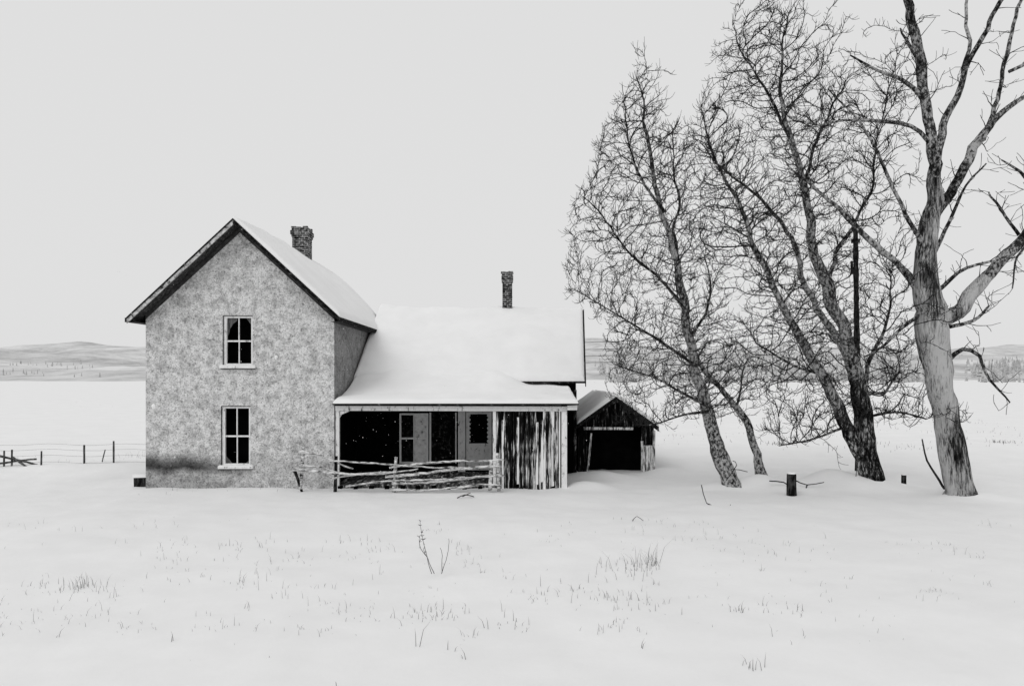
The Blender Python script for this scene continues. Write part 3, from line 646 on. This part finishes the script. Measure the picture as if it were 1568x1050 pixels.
Y=21.6; b=MB(); P=poly([(1030,640),(1015,540),(1060,480),(1120,500),(1165,560),(1160,630),(1130,650)],Y)
st=[mk(b,[(1168,738,18),(1158,695,13),(1148,665,11),(1128,625,10),(1100,592,8),(1075,560,6),(1055,520,4),(1045,485,1.5)],Y,lambda h:0,8,None,True,.4),
mk(b,[(1128,625,6),(1140,580,4),(1150,550,2)],Y,lambda h:h*.4,5)]
colonize(b,st,P,Y,260,1.0)
b.obj("poplar_tree",[barkA,barkL,twig],None,True)
# poplar 2
Y=21.0; b=MB(); P2=poly([(1185,22),(1213,20),(1235,75),(1300,100),(1348,85),(1375,150),(1360,210),(1345,300),(1350,400),(1375,480),(1405,560),(1420,640),(1390,658),(1330,640),(1270,660),(1190,688),(1150,600),(1125,520),(1135,460),(1060,400),(1048,300),(1035,200),(1060,172),(1100,190),(1130,210),(1120,170),(1098,140),(1098,50),(1130,38)],Y)
m3=lambda z,r:(3 if z<3.4 else 0) if r>.06 else (1 if r>.022 else 2)
st=[mk(b,[(1338,755,42),(1328,700,35),(1322,640,27),(1308,560,22),(1285,490,19),(1262,430,17),(1245,380,14),(1235,310,11),(1220,240,9),(1200,180,7),(1195,120,4),(1200,70,3),(1205,26,1.5)],Y,lambda h:0,12,m3,True,.2),
mk(b,[(1332,720,25),(1300,665,19),(1265,595,16),(1238,548,14),(1208,500,12),(1180,450,10),(1150,390,8),(1120,320,5),(1085,250,3),(1062,185,1.5)],Y,lambda h:-.8*h,9,m3,False,.35),
mk(b,[(1318,630,14),(1305,560,12),(1275,500,11),(1240,430,9),(1225,360,7),(1170,290,4),(1110,240,2.5),(1085,205,1.5)],Y,lambda h:.9*h,8,None,False,.3),
mk(b,[(1245,385,11),(1240,300,8),(1250,230,6),(1285,160,4),(1310,112,2)],Y,lambda h:.7*h,7),
mk(b,[(1212,215,7),(1170,150,5),(1130,100,3),(1112,55,1.5)],Y,lambda h:-.7*h,7),
mk(b,[(1265,440,9),(1285,370,7),(1320,310,5),(1330,210,3),(1348,115,1.5)],Y,lambda h:-.9*h,7),
mk(b,[(1318,610,9),(1330,540,7),(1350,490,5),(1352,420,2)],Y,lambda h:-.5*h,7),
mk(b,[(1320,600,7),(1360,600,5),(1390,570,3)],Y,lambda h:.5*h,6),
mk(b,[(1290,655,6),(1240,670,4),(1188,680,2)],Y,lambda h:-.5*h,6),
mk(b,[(1322,640,7),(1365,630,5),(1405,640,3)],Y,lambda h:-.5*h,6),
mk(b,[(1250,570,7),(1210,560,5),(1155,530,3)],Y,lambda h:-.5*h,6)]
colonize(b,st,P2,Y,4600,2.1)
b.obj("poplar_tree",[barkA,barkL,twig,barkD],None,True)
# big dead tree
Y=19.3; b=MB()
def dgrow(p,d,L,r,lvl):
    sg=.12; K=max(3,int(L/sg)); pts=[p]
    for i in range(K):
        d=(d+UP*.05+rv()*.24).normalized(); p=p+d*sg; pts.append(p)
    b.tube(pts,[max(.0065,r*(1-.75*i/K)) for i in range(K+1)],4,2)
    if lvl<2:
        for i in range(1,K+1):
            if random.random()<.3:
                pp=d.orthogonal(); pp.rotate(Matrix.Rotation(R(0,6.28),3,d)); an=R(.6,1.1)
                dgrow(pts[i],(d*math.cos(an)+pp.normalized()*math.sin(an)),L*R(.2,.5),r*.5,lvl+1)
mdt=lambda z,r:3 if r>.17 else (0 if r>.05 else (1 if r>.02 else 2))
def br(S,L1=.9,g=.5,dy=0,s0=.2,flare=False,n=9):
    S=[(a,c,w_/.75 if (not flare and S[0][2]<14*.75) else w_) for a,c,w_ in S]
    pts,rad,_=mk(b,S,Y,lambda h:dy*h,n,mdt,flare)
    acc=R(0,g)
    for i in range(2,len(pts)):
        if i/len(pts)<s0: continue
        acc-=(pts[i]-pts[i-1]).length
        if acc<=0:
            acc+=g*R(.5,1.6); d=(pts[i]-pts[i-1]).normalized(); pp=d.orthogonal(); pp.rotate(Matrix.Rotation(R(0,6.28),3,d)); an=R(.7,1.2)
            dgrow(pts[i],d*math.cos(an)+pp.normalized()*math.sin(an),L1*R(.3,1.1),min(rad[i]*.4,.016),0 if L1>.5 else 1)
br([(1472,768,46),(1462,700,37),(1450,640,33),(1438,570,38),(1428,510,44),(1420,460,36),(1418,410,31),(1423,350,26),(1431,295,20),(1430,240,16),(1418,160,14),(1412,110,15),(1400,50,13),(1388,0,12),(1378,-50,9),(1370,-120,4)],g=.6,s0=.3,L1=1.0,flare=True,n=18)
br([(1425,492,30),(1462,478,22),(1498,435,19),(1535,392,16),(1572,348,12),(1620,300,8),(1660,240,3)],dy=-.5)
br([(1430,330,18),(1465,283,14),(1500,222,13),(1535,178,10),(1570,150,8),(1630,110,4)],dy=.6)
br([(1430,260,15),(1440,205,12),(1462,150,9),(1475,110,8),(1495,60,7),(1530,0,6),(1570,-70,3)],dy=-.4)
br([(1474,112,6),(1486,60,5),(1488,0,4),(1492,-40,3)],g=.8,dy=.3)
br([(1410,445,15),(1385,410,10),(1340,365,8),(1290,310,6),(1240,262,4),(1222,240,2)],dy=.7,g=.4,L1=.7)
br([(1420,380,12),(1395,350,8),(1365,295,7),(1335,240,6),(1300,195,4),(1250,150,2)],dy=-.7,g=.45,L1=.7)
br([(1425,220,8),(1400,192,6),(1350,182,5),(1300,180,3),(1235,192,2)],dy=.4,g=.3,L1=.6)
br([(1412,150,8),(1385,130,6),(1340,113,4),(1290,95,2)],dy=-.4,g=.3,L1=.6)
br([(1505,215,7),(1530,150,6),(1550,70,6),(1575,-10,4)],dy=.3,g=.6)
br([(1545,110,5),(1575,95,5),(1620,60,3)],dy=-.2)
br([(1402,85,6),(1390,60,4),(1380,40,2)],dy=.2)
br([(1443,560,8),(1468,535,6),(1490,545,5),(1500,570,4),(1528,615,2)],g=.15,L1=.6,dy=-.5)
br([(1425,455,7),(1460,420,5),(1500,405,4),(1530,400,2)],g=.2,L1=.9,dy=-.7)
br([(1412,480,6),(1390,500,5),(1360,530,4),(1340,545,2)],g=.15,L1=.9,dy=.6)
br([(1430,390,6),(1450,330,5),(1460,290,3),(1490,260,2)],g=.3,L1=.7,dy=-.6)
br([(1455,500,6),(1500,490,5),(1540,465,3)],g=.15,L1=1.0,dy=.7)
br([(1560,360,5),(1540,320,4),(1525,290,2)],g=.12,L1=.7,dy=.3)
br([(1600,310,6),(1570,260,4),(1545,240,2)],g=.1,L1=.8,dy=.3)
br([(1610,300,6),(1590,350,5),(1565,400,3),(1560,440,2)],g=.12,L1=.8,dy=.3)
b.obj("dead_cottonwood_tree",[barkM,barkM,twigd,barkP,barkD],None,True)
# fallen sticks
b=MB()
def curve(P,Y,r0,r1):
    S=[(a,c,1) for a,c in P]; pts,_=smoothstem(S,Y,lambda h:0,wob=.02); K=len(pts); b.tube(pts,[r0+(r1-r0)*i/K for i in range(K)],5)
curve([(1412,672),(1420,705),(1437,735),(1446,748)],20.2,.02,.045)
curve([(1074,742),(1082,770),(1100,778)],18.4,.012,.01); curve([(1082,770),(1110,780),(1118,772)],18.4,.012,.008)
curve([(1112,735),(1128,712),(1122,705)],20.6,.015,.01); curve([(1128,735),(1120,718),(1145,722)],20.6,.015,.01)
curve([(1178,736),(1200,738),(1215,748)],20.5,.02,.02); curve([(1218,735),(1235,742),(1262,738)],20.5,.02,.01); curve([(1236,742),(1230,760)],20.4,.02,.01)
curve([(1310,735),(1312,700),(1300,680)],20.9,.012,.01)
b.obj("fallen_branches",[twigd])
def blade(b,x,y,h,lean,wd=.005):
    a=R(0,6.28); z=gh(x,y)-.02; p=Vector((x,y,z)); tip=p+Vector((math.cos(a)*lean*h,math.sin(a)*lean*h,h)); mid=p+Vector((math.cos(a)*lean*h*.3,math.sin(a)*lean*h*.3,h*.6))
    s=Vector((wd,0,0)); b.face([p-s,p+s,mid+s*.7,mid-s*.7]); b.face([mid-s*.7,mid+s*.7,tip])
b=MB()
def tuft(px,py,n,spread,h,wd=.004):
    Y=GY(py)
    for _ in range(n): blade(b,X(px,Y)+random.gauss(0,spread),Y+random.gauss(0,spread*.8),h*R(.3,1.1)*(.4+.6*random.random()),R(.05,.8),wd)
for a in [(125,898,34,.18,.3),(70,895,12,.2,.2),(385,832,22,.3,.22),(375,888,12,.2,.22),(445,855,8,.2,.2),(960,865,40,.35,.42),(990,858,28,.15,.55),(1080,805,20,.6,.15),(950,905,22,.3,.22),(885,895,16,.3,.28),(820,905,14,.2,.2),(640,935,26,.25,.22),(690,925,22,.25,.2),(570,945,12,.3,.18),(1140,925,12,.15,.2),(1200,835,24,.7,.18),(1215,925,8,.2,.25),(1155,1015,12,.08,.25),(780,945,14,.3,.22),(945,945,10,.12,.22),(720,835,12,.3,.2),(530,825,12,.3,.2),(590,835,14,.4,.22),(1000,925,8,.2,.2),(860,815,12,.6,.15),(250,885,10,.4,.2),(430,748,22,.5,.3),(395,752,22,.6,.25),(300,752,16,.7,.15),(1000,800,12,.4,.15),(30,700,10,.5,.35),(120,712,12,.8,.3),(200,700,20,.6,.4)]: tuft(*a)
for _ in range(360):
    px=R(-100,1700); py=R(795,975)
    if nz(px,py*3,0.006,31)<.0 and random.random()<.8: continue
    tuft(px,py,random.randint(1,6),R(.03,.3),R(.08,.26),.0032)
for px,py,h in ((265,982,.25),(85,975,.2),(513,1048,.2),(637,985,.45),(688,990,.35),(710,1000,.25),(290,1015,.06),(985,985,.2),(415,1010,.08),(1305,880,.15),(1430,905,.12)): tuft(px,py,2,.03,h,.005)
for _ in range(50):
    px=R(1020,1560); py=R(640,690); tuft(px,py,random.randint(2,8),R(.3,1.2),R(.1,.35),.01)
for px,py in ((1533,680),(1190,680),(1250,668)): tuft(px,py,40,.35,.25,.012)
b.obj("dry_grass",[grassm])
def weed(P,seedheads=True):
    Y=GY(P[0][1]); pts,_=smoothstem([(a,c,1) for a,c in P],Y,lambda h:0,.07,.015); K=len(pts); b.tube(pts,[.007-.0035*i/K for i in range(K)],4)
    if seedheads:
        for i in range(int(K*.4),K):
            for _ in range(3):
                d=rv(); d.z=abs(d.z); b.tube([pts[i],pts[i]+d*R(.02,.06)],[.006,.004],3)
b=MB(); weed([(661,878),(652,845),(646,815),(645,797)]); weed([(665,878),(655,855),(648,838)],False); weed([(652,850),(643,838),(641,822)]); b.obj("weed_stalk",[twigd])
b=MB(); weed([(676,878),(685,850),(688,824)],False); weed([(677,876),(677,850),(674,838)],False); b.obj("weed_stalk",[twigd])
b=MB(); curve([(968,797),(975,790),(985,797)],GY(797),.008,.006); curve([(700,762),(712,757),(726,760)],19.5,.015,.015); curve([(708,760),(720,754)],19.5,.015,.01); b.obj("ground_twigs",[twigd])
b=MB()
for _ in range(300):
    Y=R(14,20.8) if random.random()<.8 else R(21.4,23.8); x=R(-11,2.5) ; z=R(.2,6); r=R(.005,.012)
    if Y>21: x=R(-5.2,-.6); z=R(.2,2.3)
    p=Vector((x,Y,z)); o=[Vector(v)*r for v in((1,0,0),(-1,0,0),(0,1,0),(0,-1,0),(0,0,1),(0,0,-1))]
    for f in((0,2,4),(2,1,4),(1,3,4),(3,0,4),(2,0,5),(1,2,5),(3,1,5),(0,3,5)): b.face([p+o[i] for i in f])
b.obj("falling_snow",[roofsnow])
print("done",sum(len(o.data.polygons) for o in bpy.data.objects if o.type=='MESH'))
